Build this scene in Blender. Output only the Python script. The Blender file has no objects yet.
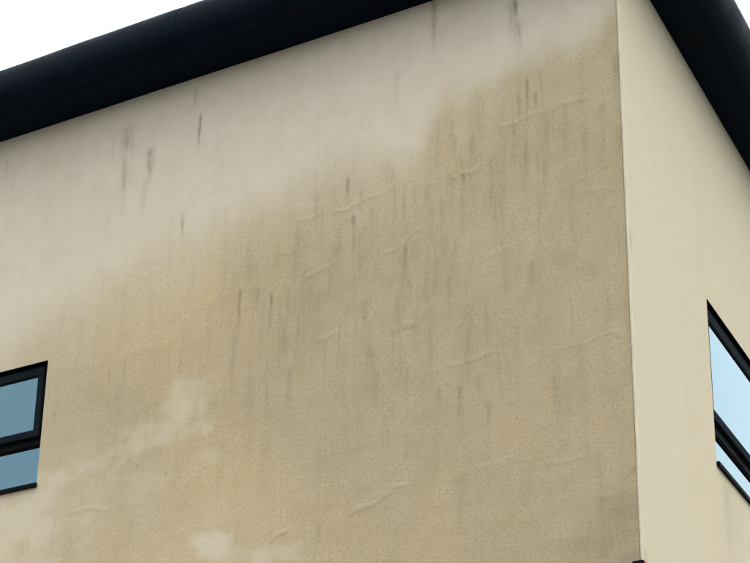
import bpy, bmesh, math
import numpy as np
from mathutils import Matrix, Vector

scene = bpy.context.scene
coll = scene.collection

# ------------------------------------------------------------------ camera
cam_data = bpy.data.cameras.new("camera")
cam_data.sensor_fit = 'HORIZONTAL'
cam_data.sensor_width = 36.0
cam_data.lens = 36.0 * 2000.0 / 750.0
cam_data.clip_start = 0.1
cam_data.clip_end = 6000.0
cam = bpy.data.objects.new("camera", cam_data)
coll.objects.link(cam)
CAM_M = [[0.851077, 0.215771, 0.478656], [0.524817, -0.376276, -0.763534], [0.015358, 0.901032, -0.43348]]
cam.matrix_world = Matrix.Translation((6.5105, -14.6155, 1.6)) @ Matrix(CAM_M).to_4x4()
scene.camera = cam

# ------------------------------------------------------------------ sky, sun, exposure
SUN_EL = math.radians(54)
SUN_AZ = (0.85, -0.53)                       # horizontal direction towards the sun
az = math.atan2(SUN_AZ[0], SUN_AZ[1])        # clockwise from +Y
world = bpy.data.worlds.new("World")
scene.world = world
world.use_nodes = True
wn, wl = world.node_tree.nodes, world.node_tree.links
wn.clear()
sky = wn.new("ShaderNodeTexSky")
sky.sky_type = 'NISHITA'
sky.sun_disc = False
sky.sun_elevation = SUN_EL
sky.sun_rotation = az
sky.air_density = 1.0
sky.dust_density = 3.0
sky.ozone_density = 1.0
hs = wn.new("ShaderNodeHueSaturation")
hs.inputs['Saturation'].default_value = 0.35
wl.new(sky.outputs[0], hs.inputs['Color'])
# an even cloud layer drawn over the blue: overcast
tc = wn.new("ShaderNodeTexCoord")
cn = wn.new("ShaderNodeTexNoise")
cn.inputs['Scale'].default_value = 2.2
cn.inputs['Detail'].default_value = 4.0
wl.new(tc.outputs['Generated'], cn.inputs['Vector'])
cr = wn.new("ShaderNodeValToRGB")
cr.color_ramp.elements[0].position = 0.3
cr.color_ramp.elements[0].color = (8.8, 10.1, 11.0, 1)
cr.color_ramp.elements[1].position = 0.75
cr.color_ramp.elements[1].color = (10.3, 11.2, 11.8, 1)
wl.new(cn.outputs['Fac'], cr.inputs['Fac'])
mx = wn.new("ShaderNodeMix")
mx.data_type = 'RGBA'
mx.inputs['Factor'].default_value = 0.75
wl.new(hs.outputs[0], mx.inputs['A'])
wl.new(cr.outputs[0], mx.inputs['B'])
bg = wn.new("ShaderNodeBackground")
bg.inputs['Strength'].default_value = 0.115
wl.new(mx.outputs['Result'], bg.inputs['Color'])
wo = wn.new("ShaderNodeOutputWorld")
wl.new(bg.outputs[0], wo.inputs['Surface'])

sun_data = bpy.data.lights.new("sun", 'SUN')
sun_data.energy = 1.25
sun_data.angle = math.radians(50)
sun_data.color = (1.0, 0.965, 0.91)
sun = bpy.data.objects.new("sun", sun_data)
coll.objects.link(sun)
to_sun = Vector((SUN_AZ[0], SUN_AZ[1], 0)).normalized() * math.cos(SUN_EL) + Vector((0, 0, math.sin(SUN_EL)))
sun.rotation_euler = to_sun.to_track_quat('Z', 'Y').to_euler()
sun.location = (30, -20, 40)

scene.view_settings.view_transform = 'Standard'
scene.view_settings.look = 'None'
scene.view_settings.exposure = 0.52
scene.view_settings.gamma = 1.0
scene.view_settings.use_curve_mapping = False

# ------------------------------------------------------------------ helpers
RD = Vector((math.sin(-0.126295), math.cos(-0.126295), 0))     # run of the second wall
RN = Vector((RD.y, -RD.x, 0))                                    # its outward normal
FRONT = Matrix(((1, 0, 0, 0), (0, -1, 0, 0), (0, 0, 1, 0), (0, 0, 0, 1)))
# wall frames: local (along the wall, outward, up) -> world
W_A = Matrix(((-1, 0, 0, 0), (0, -1, 0, 0), (0, 0, 1, 0), (0, 0, 0, 1)))            # along = -x
W_B = Matrix(((RD.x, RN.x, 0, 0), (RD.y, RN.y, 0, 0), (0, 0, 1, 0), (0, 0, 0, 1)))


def link_mesh(name, verts, faces, mat, parent=None, smooth=False, frame=None, flip=False):
    me = bpy.data.meshes.new(name)
    if frame is not None:
        verts = [tuple(frame @ Vector(v)) for v in verts]
    me.from_pydata(verts, [], faces)
    bm = bmesh.new()
    bm.from_mesh(me)
    bmesh.ops.recalc_face_normals(bm, faces=bm.faces)
    bm.to_mesh(me)
    bm.free()
    me.materials.append(mat)
    if smooth:
        me.polygons.foreach_set('use_smooth', [True] * len(me.polygons))
    o = bpy.data.objects.new(name, me)
    coll.objects.link(o)
    if parent:
        o.parent = parent
    return o


def bm_obj(name, bm, mat, parent=None, frame=None, smooth_angle=None):
    bmesh.ops.recalc_face_normals(bm, faces=bm.faces)
    if frame is not None:
        bm.transform(frame)
        if frame.determinant() < 0:
            bmesh.ops.reverse_faces(bm, faces=bm.faces)
    me = bpy.data.meshes.new(name)
    bm.to_mesh(me)
    bm.free()
    me.materials.append(mat)
    o = bpy.data.objects.new(name, me)
    coll.objects.link(o)
    if parent:
        o.parent = parent
    return o


def add_box(bm, x0, x1, y0, y1, z0, z1, bevel=0.0):
    r = bmesh.ops.create_cube(bm, size=1.0)
    vs = r['verts']
    for v in vs:
        v.co = Vector(((x0 + x1) / 2 + v.co.x * (x1 - x0), (y0 + y1) / 2 + v.co.y * (y1 - y0), (z0 + z1) / 2 + v.co.z * (z1 - z0)))
    if bevel:
        es = list({e for v in vs for e in v.link_edges})
        bmesh.ops.bevel(bm, geom=es, offset=bevel, segments=2, affect='EDGES', profile=0.5)


def add_ring(bm, x0, x1, z0, z1, w, y0, y1, wt=None, wb=None, bevel=0.004):
    """a rectangular frame from four mitre-free bars butted end to end"""
    wt = w if wt is None else wt
    wb = w if wb is None else wb
    add_box(bm, x0, x1, y0, y1, z1 - wt, z1, bevel)
    add_box(bm, x0, x1, y0, y1, z0, z0 + wb, bevel)
    add_box(bm, x0, x0 + w, y0 + .0005, y1 - .0005, z0 + wb, z1 - wt, bevel)
    add_box(bm, x1 - w, x1, y0 + .0005, y1 - .0005, z0 + wb, z1 - wt, bevel)


# ------------------------------------------------------------------ materials
def new_mat(name):
    m = bpy.data.materials.new(name)
    m.use_nodes = True
    nt = m.node_tree
    nt.nodes.clear()
    out = nt.nodes.new("ShaderNodeOutputMaterial")
    b = nt.nodes.new("ShaderNodeBsdfPrincipled")
    nt.links.new(b.outputs[0], out.inputs[0])
    return m, nt, b


class N:
    """small node-graph writer"""
    def __init__(self, nt):
        self.nt = nt

    def link(self, a, b):
        self.nt.links.new(a, b)

    def val(self, sock, v):
        if hasattr(v, 'is_linked'):
            self.link(v, sock)
        else:
            sock.default_value = v

    def math(self, op, a, b=None, c=None, clamp=False):
        n = self.nt.nodes.new("ShaderNodeMath")
        n.operation = op
        n.use_clamp = clamp
        self.val(n.inputs[0], a)
        if b is not None:
            self.val(n.inputs[1], b)
        if c is not None:
            self.val(n.inputs[2], c)
        return n.outputs[0]

    def mix(self, fac, a, b, blend='MIX'):
        n = self.nt.nodes.new("ShaderNodeMix")
        n.data_type = 'RGBA'
        n.blend_type = blend
        self.val(n.inputs['Factor'], fac)
        self.val(n.inputs['A'], a)
        self.val(n.inputs['B'], b)
        return n.outputs['Result']

    def noise(self, vec, scale, detail=3, rough=0.55, dist=0.0):
        n = self.nt.nodes.new("ShaderNodeTexNoise")
        n.inputs['Scale'].default_value = scale
        n.inputs['Detail'].default_value = detail
        n.inputs['Roughness'].default_value = rough
        n.inputs['Distortion'].default_value = dist
        self.link(vec, n.inputs['Vector'])
        return n.outputs['Fac']

    def mapping(self, vec, scale=(1, 1, 1), loc=(0, 0, 0)):
        n = self.nt.nodes.new("ShaderNodeMapping")
        n.inputs['Scale'].default_value = scale
        n.inputs['Location'].default_value = loc
        self.link(vec, n.inputs['Vector'])
        return n.outputs[0]

    def ramp(self, v, lo, hi, a=0.0, b=1.0):
        n = self.nt.nodes.new("ShaderNodeMapRange")
        n.interpolation_type = 'SMOOTHSTEP'
        self.val(n.inputs['Value'], v)
        n.inputs['From Min'].default_value = lo
        n.inputs['From Max'].default_value = hi
        n.inputs['To Min'].default_value = a
        n.inputs['To Max'].default_value = b
        return n.outputs['Result']

    def attr(self, name):
        n = self.nt.nodes.new("ShaderNodeAttribute")
        n.attribute_name = name
        return n.outputs['Fac']

    def coord(self):
        n = self.nt.nodes.new("ShaderNodeTexCoord")
        return n.outputs['Object']

    def bump(self, h, strength, dist):
        n = self.nt.nodes.new("ShaderNodeBump")
        n.inputs['Strength'].default_value = strength
        n.inputs['Distance'].default_value = dist
        self.link(h, n.inputs['Height'])
        return n.outputs[0]


def rgba(r, g, b):
    return (r, g, b, 1.0)


def make_render_material():
    m, nt, b = new_mat("weathered_render")
    k = N(nt)
    P = k.coord()
    grime, streak, pale, dirt, crack, dry = (k.attr(a) for a in ('grime', 'streak', 'pale', 'dirt', 'crack', 'tone'))
    big = k.noise(P, 0.9, 5, 0.6)
    mid = k.noise(P, 4.5, 6, 0.65)
    fine = k.noise(P, 38, 5, 0.7)
    grain = k.noise(P, 190, 3, 0.7)
    vert = k.noise(k.mapping(P, (9, 9, 0.55)), 1.0, 5, 0.6)
    vfine = k.noise(k.mapping(P, (42, 42, 1.6)), 1.0, 4, 0.6)
    # clean cream paint
    front = k.mix(k.ramp(mid, .3, .7), rgba(.602, .506, .382), rgba(.642, .546, .422))
    side = k.mix(k.ramp(mid, .3, .7), rgba(.594, .505, .352), rgba(.614, .525, .370))
    c = k.mix(k.ramp(k.attr('run'), .3, .9), side, front)
    c = k.mix(k.math('MULTIPLY', k.ramp(vert, .45, .8, 0, .30), k.attr('run')), c, rgba(.53, .462, .365))
    # brown-green film, two tones in broad clouds
    tan = k.mix(k.ramp(mid, .3, .72), rgba(.500, .377, .206), rgba(.553, .427, .249))
    olive = k.mix(k.ramp(mid, .3, .72), rgba(.402, .309, .177), rgba(.456, .355, .212))
    film = k.mix(dry, tan, olive)
    film = k.mix(k.ramp(vert, .45, .78, 0, .26), film, rgba(.320, .258, .160))
    film = k.mix(k.ramp(big, .45, .70, 0, .50), film, rgba(.478, .356, .216))
    # ragged at the scale of the grain where the film thins out
    rag = k.math('ADD', k.math('MULTIPLY_ADD', mid, .34, -.17), k.math('MULTIPLY_ADD', fine, .46, -.23))
    thin = k.math('MULTIPLY', k.math('MULTIPLY', grime, k.math('SUBTRACT', 1.0, grime)), 4.0)
    g = k.math('ADD', grime, k.math('MULTIPLY', rag, thin), clamp=True)
    g = k.math('MULTIPLY', g, k.ramp(fine, .15, .62, .80, 1.0))
    c = k.mix(g, c, film)
    # speckled mould in the film
    sp = k.math('MULTIPLY', k.ramp(fine, .50, .68), k.math('MULTIPLY', grime, k.ramp(mid, .35, .7, .2, .62)))
    c = k.mix(sp, c, rgba(.235, .190, .115))
    # leached pale patches, plus light painted on ridges and joints
    pf = k.math('ADD', pale, k.math('ADD', k.math('MULTIPLY_ADD', fine, .5, -.25), k.math('MULTIPLY_ADD', mid, .55, -.275)))
    pf = k.math('MULTIPLY', k.ramp(pf, .05, 1.1, 0, .66), k.ramp(pale, 0, .12))
    c = k.mix(pf, c, rgba(.635, .545, .405))
    # run marks, plus shade painted beside the creased ridges
    st = k.math('MULTIPLY', streak, k.ramp(vfine, .30, .62, .55, 1.0))
    st = k.math('MULTIPLY', st, k.ramp(fine, .25, .6, .6, 1.0))
    c = k.mix(st, c, rgba(.172, .152, .098))
    d = k.math('MULTIPLY', dirt, k.ramp(fine, .30, .70, .60, 1.0))
    c = k.mix(d, c, rgba(.205, .175, .112))
    # hairline cracks and small chips
    c = k.mix(crack, c, rgba(.085, .075, .06))
    # grain of the float finish
    c = k.mix(1.0, c, k.mix(k.ramp(grain, .25, .75), rgba(.86, .86, .86), rgba(1.08, 1.08, 1.08)), 'MULTIPLY')
    k.link(c, b.inputs['Base Color'])
    b.inputs['Roughness'].default_value = 0.92
    b.inputs['Specular IOR Level'].default_value = 0.25
    h = k.math('ADD', k.math('MULTIPLY', grain, 0.55), k.math('MULTIPLY', fine, k.math('MULTIPLY_ADD', grime, 0.9, 0.35)))
    h = k.math('SUBTRACT', h, k.math('MULTIPLY', crack, 1.2))
    k.link(k.bump(h, 0.7, 0.005), b.inputs['Normal'])
    return m


def make_metal(name, col, rough, var=0.15, coat=0.0, spec=0.5):
    m, nt, b = new_mat(name)
    k = N(nt)
    P = k.coord()
    n1 = k.noise(P, 3.0, 5, .6)
    n2 = k.noise(k.mapping(P, (30, 30, 4)), 1.0, 4, .6)
    lo = rgba(*[x * (1 - var) for x in col])
    hi = rgba(*[min(1, x * (1 + var) + .004 * var) for x in col])
    c = k.mix(k.ramp(n1, .3, .7), lo, hi)
    c = k.mix(k.ramp(n2, .58, .8, 0, .25), c, rgba(*[x * 1.6 + .001 for x in col]))
    k.link(c, b.inputs['Base Color'])
    k.link(k.ramp(n1, .3, .7, rough * .85, rough * 1.15), b.inputs['Roughness'])
    b.inputs['Coat Weight'].default_value = coat
    b.inputs['Specular IOR Level'].default_value = spec
    k.link(k.bump(n1, .12, .01), b.inputs['Normal'])
    return m


def make_glass():
    m, nt, b = new_mat("solar_glass")
    k = N(nt)
    P = k.coord()
    b.inputs['Metallic'].default_value = 1.0
    b.inputs['Roughness'].default_value = 0.02
    n = k.noise(P, 1.3, 2, .5)
    c = k.mix(k.ramp(n, .3, .7), rgba(.034, .112, .150), rgba(.040, .124, .164))
    sm = k.noise(P, 60, 4, .7)
    c = k.mix(k.ramp(sm, .6, .8, 0, .12), c, rgba(.30, .36, .40))
    k.link(c, b.inputs['Base Color'])
    b.inputs['Specular Tint'].default_value = rgba(.66, .93, 1.0)
    b.inputs['Coat Weight'].default_value = 1.0
    b.inputs['Coat IOR'].default_value = 1.6
    b.inputs['Coat Roughness'].default_value = 0.015
    k.link(k.bump(n, .02, .02), b.inputs['Normal'])
    return m


def make_ground():
    m, nt, b = new_mat("asphalt")
    k = N(nt)
    P = k.coord()
    n1 = k.noise(P, .25, 5, .6)
    n2 = k.noise(P, 60, 3, .7)
    c = k.mix(n1, rgba(.10, .10, .10), rgba(.15, .148, .14))
    c = k.mix(k.ramp(n2, .4, .7, 0, .5), c, rgba(.2, .195, .185))
    k.link(c, b.inputs['Base Color'])
    b.inputs['Roughness'].default_value = .9
    k.link(k.bump(n2, .5, .01), b.inputs['Normal'])
    return m


MAT_WALL = make_render_material()
MAT_EAVES = make_metal("navy_black_eaves", (.0012, .0038, .0088), .52, .25, spec=.06)
MAT_SOFFIT = make_metal("black_soffit", (.0014, .0050, .0110), .6, .2, spec=.03)
MAT_FRAME = make_metal("black_aluminium", (.0018, .0024, .0030), .62, .2, spec=.05)
MAT_SASH = make_metal("dark_grey_aluminium", (.0085, .0125, .0150), .75, .2, spec=.02)
MAT_GASKET = make_metal("black_rubber", (.002, .002, .002), .7, .1, spec=.1)
MAT_BEAD = make_metal("cream_bead", (.58, .505, .36), .8, .08, spec=.2)
MAT_SEAL = make_metal("dark_sealant", (.002, .002, .003), .8, .2, spec=.1)
MAT_RED = make_metal("red_plastic", (.28, .015, .015), .45, .1)
MAT_ROOF = make_metal("grey_membrane", (.12, .12, .125), .8, .15)
MAT_GLASS = make_glass()
MAT_GROUND = make_ground()

# ------------------------------------------------------------------ ground
g = 2500.0
gv, gf = [], []
ticks = [-g, -300, -60, -20, 0, 20, 60, 300, g]
for yy in ticks:
    for xx in ticks:
        gv.append((xx, yy, 0.0))
nn = len(ticks)
for j in range(nn - 1):
    for i in range(nn - 1):
        gf.append((j * nn + i, j * nn + i + 1, (j + 1) * nn + i + 1, (j + 1) * nn + i))
ground = link_mesh("ground", gv, gf, MAT_GROUND)
ground["kind"] = "structure"

# ------------------------------------------------------------------ the building
building = bpy.data.objects.new("building", None)
coll.objects.link(building)
building["label"] = "cream rendered building with rounded dark eaves and a stained corner wall"
building["category"] = "building"

EAVE_Z = 12.885
LEN_A, LEN_B = 15.0, 13.0

# marks on the stained wall, in metres: (distance from the corner, height)
BOUNDARY = [(7.96, 10.076), (7.414, 10.277), (6.624, 10.689), (5.834, 10.935), (5.058, 11.092), (4.36, 11.143), (3.805, 11.18), (3.567, 11.322),
    (3.029, 11.333), (2.561, 11.247), (2.218, 11.262), (2.117, 11.435), (2.004, 11.628), (1.846, 11.705), (1.489, 11.766), (1.049, 11.878), (0.512,
    11.931), (0.193, 12.029), (-0.076, 12.275)]
STREAKS = [(5.856, 12.573, 12.05, 0.161, 0.55), (5.855, 12.248, 11.496, 0.103, 0.42), (5.525, 12.204, 11.679, 0.081, 0.7), (5.561, 11.822, 11.403,
    0.069, 0.3), (4.876, 12.434, 11.937, 0.04, 0.75), (4.965, 12.784, 12.53, 0.057, 0.5), (2.008, 12.948, 12.156, 0.075, 0.55), (1.089, 12.753,
    12.053, 0.057, 0.95), (1.051, 12.357, 11.949, 0.057, 0.5), (1.147, 12.598, 12.138, 0.069, 0.35), (2.435, 12.22, 11.708, 0.052, 0.35), (0.988,
    11.69, 11.196, 0.032, 0.85), (0.896, 11.473, 11.255, 0.035, 0.8), (0.836, 11.744, 11.37, 0.057, 0.3), (5.031, 11.261, 10.915, 0.046, 0.5), (2.989,
    11.14, 10.846, 0.04, 0.65), (2.456, 11.139, 10.529, 0.057, 0.45), (2.215, 10.883, 10.5, 0.046, 0.3), (4.247, 10.207, 9.718, 0.035, 0.75), (4.025,
    10.155, 9.888, 0.046, 0.35), (3.865, 10.084, 9.569, 0.03, 0.85), (3.64, 10.118, 9.735, 0.035, 0.45), (3.571, 10.777, 9.778, 0.057, 0.35), (2.908,
    10.705, 10.253, 0.046, 0.65), (3.172, 10.168, 9.778, 0.046, 0.45), (2.31, 10.235, 9.704, 0.04, 0.7), (2.331, 10.155, 9.315, 0.069, 0.3), (1.934,
    9.929, 9.534, 0.046, 0.25), (1.693, 10.763, 10.049, 0.057, 0.35), (1.388, 10.928, 10.214, 0.069, 0.35), (1.671, 10.822, 10.606, 0.035, 0.6),
    (0.387, 10.932, 10.266, 0.057, 0.35), (1.009, 11.178, 10.295, 0.069, 0.35), (1.723, 8.652, 8.215, 0.046, 0.5), (1.436, 8.418, 8.121, 0.046, 0.55),
    (1.932, 8.666, 8.411, 0.046, 0.4), (1.311, 8.587, 8.403, 0.035, 0.3), (0.751, 8.556, 7.992, 0.103, 0.35), (0.634, 8.512, 8.034, 0.092, 0.3),
    (5.857, 9.733, 9.427, 0.035, 0.35), (5.663, 9.748, 9.408, 0.035, 0.35), (4.281, 9.732, 8.974, 0.069, 0.35), (3.679, 9.618, 9.085, 0.081, 0.25),
    (7.61, 12.641, 12.241, 0.046, 0.35), (7.476, 12.513, 12.155, 0.035, 0.3), (6.048, 12.554, 12.168, 0.046, 0.25), (4.561, 11.761, 11.616, 0.035,
    0.3), (3.092, 10.62, 9.907, 0.092, 0.25), (2.701, 10.739, 10.137, 0.069, 0.25), (3.342, 11.078, 10.402, 0.057, 0.25), (2.046, 10.619, 9.559,
    0.081, 0.25), (0.795, 11.246, 10.605, 0.057, 0.3), (0.583, 11.291, 10.653, 0.081, 0.22), (0.232, 10.972, 10.144, 0.069, 0.22), (1.24, 9.986,
    9.075, 0.092, 0.2), (1.613, 9.562, 8.759, 0.081, 0.2), (4.614, 10.16, 9.491, 0.057, 0.22), (1.726, 7.814, 6.982, 0.103, 0.2), (2.755, 9.411,
    8.692, 0.081, 0.2), (3.107, 7.966, 7.383, 0.069, 0.15)]
PALE = [(6.945, 8.163, 0.6, 0.3, 0.85), (4.544, 8.48, 0.22, 0.09, 0.4), (4.428, 7.578, 0.3, 0.15, 0.9), (3.921, 7.371, 0.42, 0.14, 0.6), (2.348,
    7.783, 0.14, 0.05, 0.25), (2.344, 11.343, 0.26, 0.11, 0.7), (5.23, 8.366, 0.3, 0.05, 0.35), (6.215, 8.095, 0.4, 0.14, 0.45), (3.554, 10.964, 0.3,
    0.05, 0.4), (5.687, 10.782, 0.5, 0.1, 0.25)]
RIPPLES = [(3.547, 10.771, 3.286, 10.804, 0.5), (3.143, 10.755, 2.888, 10.81, 1), (2.841, 10.809, 2.498, 10.872, 0.8), (3.774, 10.459, 3.394, 10.486,
    0.3), (3.463, 10.108, 3.15, 10.207, 0.8), (2.544, 10.154, 2.133, 10.34, 0.8), (1.77, 10.784, 1.519, 10.823, 0.9), (1.277, 11.19, 0.848, 11.24,
    0.8), (0.795, 11.224, 0.324, 11.267, 0.5), (2.421, 9.337, 2.236, 9.367, 0.5), (3.265, 9.42, 3.083, 9.453, 0.8), (1.827, 8.842, 1.39, 8.887, 0.6),
    (3.757, 7.49, 3.569, 7.557, 0.9), (2.857, 7.603, 2.474, 7.719, 1), (2.401, 7.764, 2.264, 7.787, 0.8), (0.929, 7.716, 0.543, 7.71, 0.4), (6.224,
    8.181, 5.709, 8.136, 0.5), (4.763, 8.677, 4.17, 8.792, 0.3), (0.706, 8.758, 0.119, 8.821, 0.4), (1.506, 9.824, 1.084, 9.946, 0.35), (5.805,
    10.612, 5.284, 10.66, 0.3), (0.662, 10.355, 0.15, 10.475, 0.3)]
CRACKS = [(2.344, 9.309, 2.203, 9.329), (5.419, 8.547, 5.39, 8.499), (5.047, 8.395, 5.032, 8.351), (0.351, 9.077, 0.332, 9.063), (1.772, 10.089,
    1.761, 10.012), (1.141, 9.08, 1.121, 9.065), (2.298, 8.063, 2.277, 8.04), (1.774, 9.172, 1.7, 9.226), (0.129, 7.453, 0.005, 7.547)]
DIRT = [(0.172, 7.089, 0.35, 0.3, 0.8), (0.337, 6.897, 0.5, 0.18, 0.6), (0.096, 6.746, 0.2, 0.1, 0.9), (0.387, 9.469, 0.2, 0.12, 0.35), (0.631, 9.629,
    0.15, 0.1, 0.3)]
WISPS = [(4.769, 9.123, 4.923, 8.877, 0.17, 0.7), (4.589, 8.801, 5.077, 8.779, 0.09, 0.55), (4.923, 8.877, 5.665, 8.763, 0.14, 0.62), (5.665, 8.763,
    6.364, 8.525, 0.17, 0.62), (6.364, 8.525, 7.033, 8.124, 0.24, 0.75), (5.232, 8.387, 5.994, 8.46, 0.07, 0.35), (7.033, 8.124, 7.235, 7.804, 0.3,
    0.85)]

rng = np.random.default_rng(7)


def value_noise(u, z, fu, fz, seed, octaves=4, gain=.5):
    out = np.zeros_like(u)
    amp, tot = 1.0, 0.0
    for o in range(octaves):
        r = np.random.default_rng(seed * 31 + o).random((257, 257))
        a, c = u * fu * 2 ** o + 11.3 * o, z * fz * 2 ** o + 5.7 * o
        i, j = np.floor(a).astype(int), np.floor(c).astype(int)
        x, y = a - i, c - j
        x, y = x * x * (3 - 2 * x), y * y * (3 - 2 * y)
        i0, i1, j0, j1 = i % 256, (i + 1) % 256, j % 256, (j + 1) % 256
        out += amp * ((r[i0, j0] * (1 - x) + r[i1, j0] * x) * (1 - y) + (r[i0, j1] * (1 - x) + r[i1, j1] * x) * y)
        tot += amp
        amp *= gain
    return out / tot


def sstep(x, a, b):
    t = np.clip((x - a) / (b - a), 0, 1)
    return t * t * (3 - 2 * t)


def seg_dist(u, z, a, b, c, d):
    vx, vz = c - a, d - b
    L2 = vx * vx + vz * vz + 1e-9
    t = ((u - a) * vx + (z - b) * vz) / L2
    tc_ = np.clip(t, 0, 1)
    return np.hypot(u - a - tc_ * vx, z - b - tc_ * vz), t, ((u - a) * -vz + (z - b) * vx) / math.sqrt(L2)


def masks_front(u, z):
    """stain masks, painted ridge light and shade, and surface waviness of the stained wall"""
    bu = np.array([p[0] for p in BOUNDARY])[::-1]
    bz = np.array([p[1] for p in BOUNDARY])[::-1]
    zb = np.interp(u, bu, bz, left=bz[0] + .25, right=bz[-1])
    w = np.interp(u, [0, 2.0, 2.3, 3.2, 4.2, 7.8], [.46, .40, .62, .60, .50, .80])
    n = (value_noise(u, z, 1.1, 1.1, 1, 5) - .5) * .22 + (value_noise(u, z, 6, .7, 2, 3) - .5) * .20
    grime = sstep((zb - z + n) / w, -.5, .75)
    deep = sstep((zb - z + n * 1.5), 0, 1.3)
    light = np.interp(u, [0, 1.5, 3.0, 7.8], [.12, .22, .44, .50])
    grime *= 1 - light * (1 - deep)
    # film gets weaker low down at the far end, where it has worn off
    grime *= 1 - .22 * sstep(u, 4.2, 7.0) * sstep(-z, -11.0, -8.5)
    grime *= .80 + .36 * value_noise(u, z, .8, .8, 3, 4)
    grime += .10 * sstep(value_noise(u, z, 1.6, .5, 21, 4), .52, .75)
    tone = sstep(value_noise(u, z, .45, .35, 4, 4) + .30 * (1 - sstep(u, 2.2, 5.5)) + .10 * sstep(z, 8.2, 9.4) - .22, .25, .62)
    wn1 = value_noise(u, z, 7, 3, 70, 3)
    wn2 = value_noise(u, z, 22, 6, 71, 4, .6)
    streak = np.zeros_like(u)
    for i, (us, z0, z1, ws, s) in enumerate(STREAKS):
        wob = .006 * np.sin(z * 3.1 + i) + (wn1 - .5) * .05
        L = max(z0 - z1, .05)
        t = (z0 - z) / L
        prof = sstep(t, -.06, .16) * (1 - sstep(t, .35, 1.25))
        wid = ws * .60 * (1.0 - .35 * np.clip(t, 0, 1))
        streak = np.maximum(streak, s * .95 * prof * np.exp(-((u - us - wob) / wid) ** 2))
    # many fainter runs, starting at random places in the film
    r = np.random.default_rng(12)
    joints = (8.85, 9.38, 9.82, 10.24, 10.80, 11.24, 11.6)
    for i in range(420):
        us = r.random() * 7.6 if r.random() < .35 else float(np.clip(r.normal(2.3, 1.15), .05, 7.6))
        zs = joints[r.integers(len(joints))] + r.normal(0, .10) + .05 * math.sin(us * 1.1)
        if r.random() < .25:
            zs = 7.0 + r.random() * 4.6
        L, ws, s = .22 + r.random() * .85, .014 + r.random() ** 2 * .045, .10 + .30 * r.random() ** 2
        if us > 4.2:
            s *= .5
        if zs < 9.0:
            s *= .7
        sel = np.abs(u - us) < ws * 5 + .05
        if not sel.any():
            continue
        uu, zz = u[sel], z[sel]
        t = (zs - zz) / L
        prof = sstep(t, -.05, .2) * (1 - sstep(t, .25, 1.2))
        wob = .004 * np.sin(zz * 3 + i) + (wn1[sel] - .5) * .05
        streak[sel] = np.maximum(streak[sel], s * prof * np.exp(-((uu - us - wob) / ws) ** 2) * np.clip(grime[sel] * 1.1, .08, 1))
    streak *= .48 + .70 * sstep(wn2, .28, .68)
    pale = np.zeros_like(u)
    nz = value_noise(u, z, 3.2, 4.2, 5, 5, .6)
    for (pu, pz, a, b_, s) in PALE + [(6.3, 8.25, 1.25, .42, .30), (7.2, 7.85, 1.1, .6, .50)]:
        d = np.hypot((u - pu) / a, (z - pz - .06 * np.sin((u - pu) * 3)) / b_)
        pale = np.maximum(pale, min(1, 1.2 * s) * (1 - sstep(d + (nz - .5) * 2.0, .15, 1.5)))
    for (a, b_, c, d, w_, s) in WISPS:
        ds, t, _ = seg_dist(u, z, a, b_, c, d)
        pale = np.maximum(pale, s * (1 - sstep(ds / (w_ * 1.35) + (nz - .5) * 2.4, .05, 1.5)))
    dirt = np.zeros_like(u)
    for (pu, pz, a, b_, s) in DIRT:
        d = np.hypot((u - pu) / a, (z - pz) / b_)
        dirt = np.maximum(dirt, .62 * s * (1 - sstep(d + (nz - .5) * 1.2, .1, 1.5)))
    # a dark line of dirt beside the corner bead
    dirt = np.maximum(dirt, .95 * np.exp(-((u - .021) / .0075) ** 2) * (.55 + .9 * value_noise(u, z, .1, 2.5, 8, 4)))
    dirt = np.maximum(dirt, .16 * (1 - sstep(u, .02, .30)) * value_noise(u, z, 3, .8, 9, 4))
    crack = np.zeros_like(u)
    for (a, b_, c, d) in CRACKS:
        ds, t, _ = seg_dist(u, z + (value_noise(u, z, 12, 12, 61, 2) - .5) * .05, a, b_, c, d)
        crack = np.maximum(crack, .30 * np.exp(-(ds / .009) ** 2))
    # waviness of the coat: soft bulges, board joints, and creased ridges
    disp = (value_noise(u, z, .7, .7, 10, 3) - .5) * .014 + (value_noise(u, z, 3, 3, 11, 3) - .5) * .0030
    for q, zj in enumerate((7.20, 7.75, 8.30, 8.85, 9.38, 9.82, 10.24, 10.80, 11.24, 11.80, 12.35)):
        wv = zj + .05 * np.sin(u * 1.1 + q) + .025 * np.sin(u * 4.3 + 2 * q)
        am = sstep(value_noise(u + 3 * q, z, .9, .2, 13 + q, 3), .48, .70)
        dd = z - wv
        disp += .0016 * am * np.exp(-(dd / .035) ** 2)
        pale = np.maximum(pale, .07 * am * np.exp(-((dd - .01) / .022) ** 2) * grime)  # upper side of each joint painted pale, as if lit
    for q, (a, b_, c, d, s) in enumerate(RIPPLES):
        ds, t, side = seg_dist(u, z + .012 * np.sin(u * 17 + q) + (value_noise(u, z, 9, 9, 60, 3) - .5) * .07, a, b_, c, d)
        s = s * .75
        env = np.exp(-np.clip(np.abs(t - .5) - .40, 0, 9) ** 2 * 25)
        disp += s * .010 * env * np.exp(-(side / .020) ** 2) * (np.abs(t - .5) < 1.2)
        pale = np.maximum(pale, .62 * s * env * np.exp(-((side - .004) / .012) ** 2) * (np.abs(t - .5) < 1.2))  # ridge crest painted pale, as if catching light
        streak = np.maximum(streak, .10 * s * env * np.exp(-((side + .035) / .02) ** 2) * (np.abs(t - .5) < 1.2))  # shade painted as a dark line along one flank of the ridge
    edge = sstep(u, 0, .12)
    return dict(grime=np.clip(grime, 0, 1), tone=tone, streak=streak, pale=pale, dirt=dirt, crack=crack, run=1 + 0 * u), disp * edge


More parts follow.
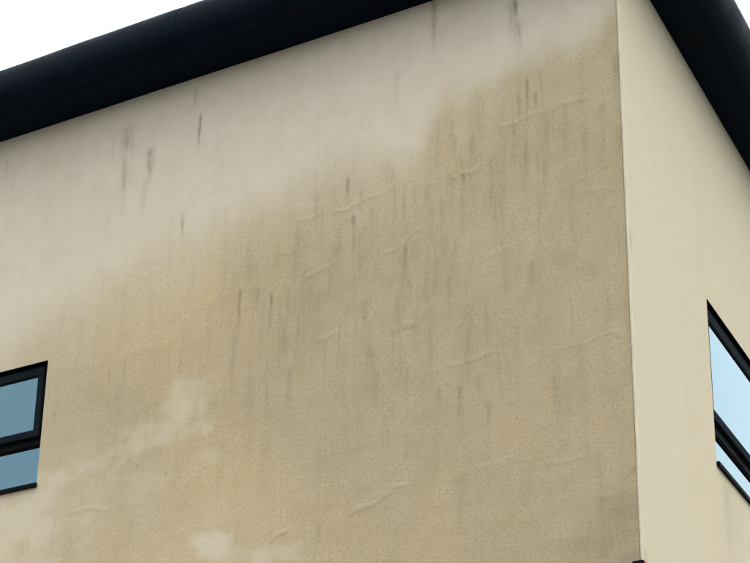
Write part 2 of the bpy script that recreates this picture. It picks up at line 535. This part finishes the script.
def masks_side(u, z):
    grime = .06 * sstep(value_noise(u, z, .8, .5, 40, 4), .45, .75) + .05 * sstep(u, 1.0, 3.0)
    streak = .03 * sstep(value_noise(u, z, 2, .8, 41, 4), .55, .85)
    pale = .10 * sstep(value_noise(u, z, .5, .4, 42, 4), .45, .7)
    dirt = np.zeros_like(u)
    # scuff on the corner, a mossy smudge lower down, a run below the sill end
    dirt = np.maximum(dirt, .55 * np.exp(-((u - .055) / .035) ** 2 - ((z - 9.70) / .10) ** 2))
    dirt = np.maximum(dirt, .30 * np.exp(-((u - .07) / .09) ** 2 - ((z - 6.76) / .07) ** 2))
    dirt = np.maximum(dirt, .14 * np.exp(-((u - 3.1) / .35) ** 2) * sstep(-z, -8.40, -8.2) * sstep(z, 7.0, 8.2))
    streak = np.maximum(streak, .22 * np.exp(-((u - 2.9) / .10) ** 2) * sstep(-z, -8.42, -8.3) * sstep(z, 7.3, 8.3))
    crack = np.zeros_like(u)
    crack = np.maximum(crack, .5 * np.exp(-((u - .72) / .012) ** 2 - ((z - 7.62) / .012) ** 2))
    disp = (value_noise(u, z, .6, .6, 45, 3) - .5) * .010
    return dict(grime=grime, tone=.3 + 0 * u, streak=streak, pale=pale, dirt=dirt, crack=crack, run=.05 + 0 * u), disp * sstep(u, 0, .15)


def spaced(breaks):
    """ticks from (start, end, step) runs"""
    t = []
    for a, b, s in breaks:
        n = max(1, round((b - a) / s))
        t += [a + (b - a) * i / n for i in range(n)]
    t.append(breaks[-1][1])
    return np.array(t)


REVEAL = 0.16


def wall(name, us, zs, opening, frame, maskfn, label=None):
    u, z = np.meshgrid(us, zs, indexing='ij')
    att, disp = maskfn(u, z)
    o0, o1, p0, p1 = opening
    dx = np.maximum(np.maximum(o0 - u, u - o1), 0)
    dz = np.maximum(np.maximum(p0 - z, z - p1), 0)
    disp = disp * sstep(np.hypot(dx, dz), 0, .12) * sstep(EAVE_Z - z, -.02, .1)
    nu, nz = u.shape
    verts = np.stack([u.ravel(), disp.ravel(), z.ravel()], 1)
    cu, cz = (us[:-1] + us[1:]) / 2, (zs[:-1] + zs[1:]) / 2
    CU, CZ = np.meshgrid(cu, cz, indexing='ij')
    keep = ~((CU > o0) & (CU < o1) & (CZ > p0) & (CZ < p1))
    I, J = np.nonzero(keep)
    a = I * nz + J
    faces = np.stack([a, a + nz, a + nz + 1, a + 1], 1)
    # reveals of the opening
    base = len(verts)
    rv = [(o0, 0, p0), (o1, 0, p0), (o1, 0, p1), (o0, 0, p1)]
    rv += [(x, -REVEAL, q) for x, _, q in rv]
    verts = np.concatenate([verts, np.array(rv)])
    rf = np.array([(base + i, base + (i + 1) % 4, base + 4 + (i + 1) % 4, base + 4 + i) for i in range(4)])
    faces = np.concatenate([faces, rf])
    if np.linalg.det(np.array(frame.to_3x3())) < 0:
        faces[:-4] = faces[:-4, ::-1]
    else:
        faces[-4:] = faces[-4:, ::-1]
    R3 = np.array(frame.to_3x3())
    verts = verts @ R3.T
    me = bpy.data.meshes.new(name)
    me.from_pydata(verts.tolist(), [], faces.tolist())
    for kname, arr in att.items():
        at = me.attributes.new(kname, 'FLOAT', 'POINT')
        at.data.foreach_set('value', np.concatenate([arr.ravel(), np.zeros(8)]).astype(np.float32))
    sm = np.ones(len(faces), bool)
    sm[-4:] = False
    me.polygons.foreach_set('use_smooth', sm)
    me.materials.append(MAT_WALL)
    # outward check
    f0 = me.polygons[0]
    want = Vector(R3[:, 1])
    if f0.normal.dot(want) < 0:
        me.flip_normals()
    o = bpy.data.objects.new(name, me)
    coll.objects.link(o)
    o.parent = building
    if label:
        o["label"] = label
    return o


OPEN_A = (6.705, 8.30, 8.55, 9.945)
OPEN_B = (2.602, 5.60, 8.455, 10.225)
TOP = 13.30
usA = spaced([(0.0, .06, .005), (.06, OPEN_A[0], .015), (OPEN_A[0], OPEN_A[1], .03), (OPEN_A[1], 9.0, .04), (9.0, LEN_A, .5)])
zsA = spaced([(0.0, 6.2, .5), (6.2, OPEN_A[2], .0145), (OPEN_A[2], OPEN_A[3], .0145), (OPEN_A[3], 12.90, .0145), (12.90, TOP, .2)])
wall("wall", usA, zsA, OPEN_A, W_A, masks_front, "long wall blotched with brown-green staining below a cleaner band")
usB = spaced([(0.0, .2, .015), (.2, OPEN_B[0], .03), (OPEN_B[0], OPEN_B[1], .04), (OPEN_B[1], 7.0, .05), (7.0, LEN_B, .5)])
zsB = spaced([(0.0, 6.2, .5), (6.2, OPEN_B[2], .03), (OPEN_B[2], OPEN_B[3], .03), (OPEN_B[3], 12.90, .03), (12.90, TOP, .2)])
wall("wall", usB, zsB, OPEN_B, W_B, masks_side, "clean pale cream wall round the corner")

# two plain walls close the block at the back
PA = Vector((-LEN_A, 0, 0))
PB = RD * LEN_B
PC = Vector((-LEN_A, PB.y, 0))
for a, b in ((PB, PC), (PC, PA)):
    link_mesh("wall", [(a.x, a.y, 0), (b.x, b.y, 0), (b.x, b.y, TOP), (a.x, a.y, TOP)], [(0, 1, 2, 3)], MAT_WALL, building)

# ------------------------------------------------------------------ corner bead
bead_pts = []
for (cx, cy) in ((-.016, -.0025), (-.0035, -.0045), (.0030, -.0030), (.0050, .0030), (.0035, .018)):
    bead_pts.append((cx, cy))
bv, bf = [], []
zst = [6.0 + i * .25 for i in range(28)]
zst = [0.0] + zst
for q, zz in enumerate(zst):
    wob = .0008 * math.sin(q * 1.7)
    for (cx, cy) in bead_pts:
        bv.append((cx + wob, cy, min(zz, 12.88)))
    bv.append((-.016, .02, min(zz, 12.88)))
m_ = len(bead_pts) + 1
for q in range(len(zst) - 1):
    for i in range(m_ - 1):
        bf.append((q * m_ + i, q * m_ + i + 1, (q + 1) * m_ + i + 1, (q + 1) * m_ + i))
link_mesh("corner_bead", bv, bf, MAT_BEAD, building)

# ------------------------------------------------------------------ eaves: soffit and rounded roll
RC_O, RC_Z, RC_R = .36, 13.187, .300          # centre and radius of the half-round


def mitre_point(off, z, along=None, side='A'):
    if side == 'A':
        return (-along, -off, z)
    p = RD * along + RN * off
    return (p.x, p.y, z)


def corner_point(off, z):
    # meeting line of the two offset planes: y = -off and p.RN = off
    y = -off
    x = (off - y * RN.y) / RN.x
    return (x, y, z)


def sweep(name, profile, a0, a1, side, mat, dents=(0, 0), steps=None, label=None, closed_end=True):
    """profile: list of (offset, z). a0/a1: distances along the wall, None = the mitre"""
    n = steps or 10
    rings = []
    rr = np.random.default_rng(int((a1 or 0) * 10) + (3 if side == 'A' else 5))
    for i in range(n + 1):
        ring = []
        for (off, z) in profile:
            cpt = corner_point(off, z)
            if side == 'A':
                lo = -cpt[0] if a0 is None else a0
            else:
                lo = Vector(cpt).dot(RD) if a0 is None else a0
            al = lo + (a1 - lo) * (i / n)
            # sheet-metal unevenness, pinched in at the joints
            wob = .0025 * math.sin(al * 1.9 + z * 4) + .0015 * math.sin(al * 5.3)
            pin = 0.0
            if dents[0]:
                pin += dents[0] * math.exp(-((al - lo) / .05) ** 2)
            if dents[1]:
                pin += dents[1] * math.exp(-((a1 - al) / .05) ** 2)
            do, dz_ = off - RC_O, z - RC_Z
            ln = math.hypot(do, dz_) or 1
            kk = (wob - pin) / ln if (a0 is not None or i > 0) else 0
            ring.append(mitre_point(off + do * kk, z + dz_ * kk, al, side))
        rings.append(ring)
    m = len(profile)
    verts = [v for r_ in rings for v in r_]
    faces = []
    for i in range(n):
        for j in range(m):
            j2 = (j + 1) % m
            faces.append((i * m + j, i * m + j2, (i + 1) * m + j2, (i + 1) * m + j))
    faces.append(tuple(range(m)))
    faces.append(tuple(n * m + j for j in range(m)))
    o = link_mesh(name, verts, faces, mat, building)
    me = o.data
    me.polygons.foreach_set('use_smooth', [len(p.vertices) == 4 for p in me.polygons])
    me.set_sharp_from_angle(angle=math.radians(40))
    if label:
        o["label"] = label
    return o


roll = []
A0, A1 = -76, 118
NSEG = 30
for i in range(NSEG + 1):
    t = math.radians(A0 + (A1 - A0) * i / NSEG)
    roll.append((RC_O + RC_R * math.cos(t), RC_Z + RC_R * math.sin(t)))
for i in range(NSEG, -1, -3):
    t = math.radians(A0 + (A1 - A0) * i / NSEG)
    roll.append((RC_O + (RC_R - .012) * math.cos(t), RC_Z + (RC_R - .012) * math.sin(t)))
JOINT = 4.78
GAP = .0009


def dense(a0, a1):
    return max(8, int((a1 - (a0 or 0)) / .04))


for (a0, a1, dn) in ((None, JOINT - GAP, (0, .006)), (JOINT + GAP, JOINT + 4.2, (.003, .003)), (JOINT + 4.2 + 2 * GAP, LEN_A + .6, (.003, 0))):
    sweep("eaves_roll", roll, a0, a1, 'A', MAT_EAVES, dn, dense(a0, a1))
for (a0, a1, dn) in ((None, 6.1, (0, .003)), (6.1 + 2 * GAP, LEN_B + .6, (.003, 0))):
    sweep("eaves_roll", roll, a0, a1, 'B', MAT_EAVES, dn, dense(a0, a1))
# dark mastic seen in the joint
seal = [(RC_O + (RC_R - .020) * math.cos(math.radians(a)), RC_Z + (RC_R - .020) * math.sin(math.radians(a))) for a in range(-70, 118, 12)]
seal += [(RC_O + (RC_R - .04) * math.cos(math.radians(a)), RC_Z + (RC_R - .04) * math.sin(math.radians(a))) for a in range(110, -71, -20)]
sweep("joint_seal", seal, JOINT - .05, JOINT + .05, 'A', MAT_SEAL, (0, 0), 2)
soff = [(-.02, EAVE_Z), (.438, EAVE_Z), (.438, EAVE_Z + .02), (-.02, EAVE_Z + .02)]
for side, ln in (('A', LEN_A), ('B', LEN_B)):
    so = sweep("soffit", soff, None, ln + .6, side, MAT_SOFFIT, (0, 0), 40)

# roof deck behind the roll
ro = .24
c0 = corner_point(ro, 13.46)
pB = PB + RN * ro + RD * .6
roof_xy = [(c0[0], c0[1]), (pB.x, pB.y), (-LEN_A - .6, PB.y + .6), (-LEN_A - .6, -ro)]
rv = [(x, y, 13.44) for x, y in roof_xy] + [(x, y, 13.40) for x, y in roof_xy]
link_mesh("roof", rv, [(0, 1, 2, 3), (7, 6, 5, 4)] + [(i, (i + 1) % 4, 4 + (i + 1) % 4, 4 + i) for i in range(4)], MAT_ROOF, building)

# ------------------------------------------------------------------ windows
def window(opening, frame, zt, sash_top, sash_glass_bot, side_w, sill_top, tilt, label):
    """opening (u0,u1,z0,z1); zt = top of the low fixed light"""
    u0, u1, z0, z1 = opening
    g_ = .002
    bm = bmesh.new()
    f0, f1 = -.145, -.074
    add_ring(bm, u0 + g_, u1 - g_, z0 + g_, z1 - g_, .055, f0, f1, wt=.05, wb=.045)
    add_box(bm, u0 + .058, u1 - .058, f0 + .004, f1 - .003, zt, zt + .095, .003)
    win = bm_obj("window", bm, MAT_FRAME, building, frame)
    win["label"] = label
    # low fixed light
    bm = bmesh.new()
    add_box(bm, u0 + .053, u1 - .053, -.118, -.108, z0 + .04, zt + .004)
    bm_obj("pane", bm, MAT_GLASS, win, frame)
    # glazing beads round the low light
    bm = bmesh.new()
    add_ring(bm, u0 + .0575, u1 - .0575, z0 + .0475, zt - .002, .012, -.107, -.090, bevel=.002)
    bm_obj("glazing_bead", bm, MAT_GASKET, win, frame)
    # the projecting top-hung sash, a touch open at the foot
    s0, s1 = zt + .082, z1 - .040
    rot = Matrix.Translation((0, -.066, s1)) @ Matrix.Rotation(math.radians(tilt), 4, 'X') @ Matrix.Translation((0, .066, -s1))
    fr = frame @ rot
    bm = bmesh.new()
    add_ring(bm, u0 + .070, u1 - .070, s0, s1, side_w, -.080, -.028, wt=s1 - sash_top, wb=sash_glass_bot - s0, bevel=.006)
    bm_obj("sash", bm, MAT_SASH, win, fr)
    bm = bmesh.new()
    add_box(bm, u0 + .070 + side_w - .004, u1 - .070 - side_w + .004, -.060, -.050, sash_glass_bot - .004, sash_top + .004)
    bm_obj("pane", bm, MAT_GLASS, win, fr)
    bm = bmesh.new()
    add_ring(bm, u0 + .070 + side_w + .001, u1 - .070 - side_w - .001, sash_glass_bot + .001, sash_top - .001, .009, -.049, -.036, bevel=.002)
    bm_obj("glazing_bead", bm, MAT_GASKET, win, fr)
    # slim vent strip under the head
    bm = bmesh.new()
    um = (u0 + u1) / 2
    add_box(bm, u0 + .11, um + .35, -.073, -.055, z1 - .036, z1 - .012, .004)
    bm_obj("vent_strip", bm, MAT_FRAME, win, frame)
    # lining that covers the head and jambs of the reveal
    bm = bmesh.new()
    add_box(bm, u0 + .0005, u1 - .0005, -.066, .006, z1 - .006, z1 - .0005)
    bm_obj("head_lining", bm, MAT_FRAME, win, frame)
    # pressed sill with a turned-down lip and upstand ends
    bm = bmesh.new()
    add_box(bm, u0 - .012, u1 + .012, .003, .034, sill_top - .045, sill_top, .004)
    add_box(bm, u0 + .002, u1 - .002, -.066, .003, sill_top - .012, sill_top - .001)
    bm_obj("sill", bm, MAT_FRAME, win, frame)
    return win


window(OPEN_A, W_A, 9.035, 9.815, 9.19, .072, 8.570, 0.0, "dark framed window beside the edge of the stained wall")
window(OPEN_B, W_B, 8.905, 10.060, 9.085, .072, 8.480, 0.0, "tall dark framed window in the clean pale wall")

# ------------------------------------------------------------------ fixture on the corner
fx = bpy.data.objects.new("wall_fixture", None)
fx.location = (0, 0, 6.4)
coll.objects.link(fx)
fx["label"] = "small dark capped red fixture at the foot of the wall corner"
fx["category"] = "fixture"
bm = bmesh.new()
add_box(bm, -.075, .030, -.060, -.006, .255, .300, .012)
o = bm_obj("cap", bm, MAT_GASKET, fx)
bm = bmesh.new()
add_box(bm, -.065, .040, -.052, -.008, 0, .254, .008)
add_box(bm, .0305, .040, -.050, -.010, .255, .285, .002)
o = bm_obj("body", bm, MAT_RED, fx)
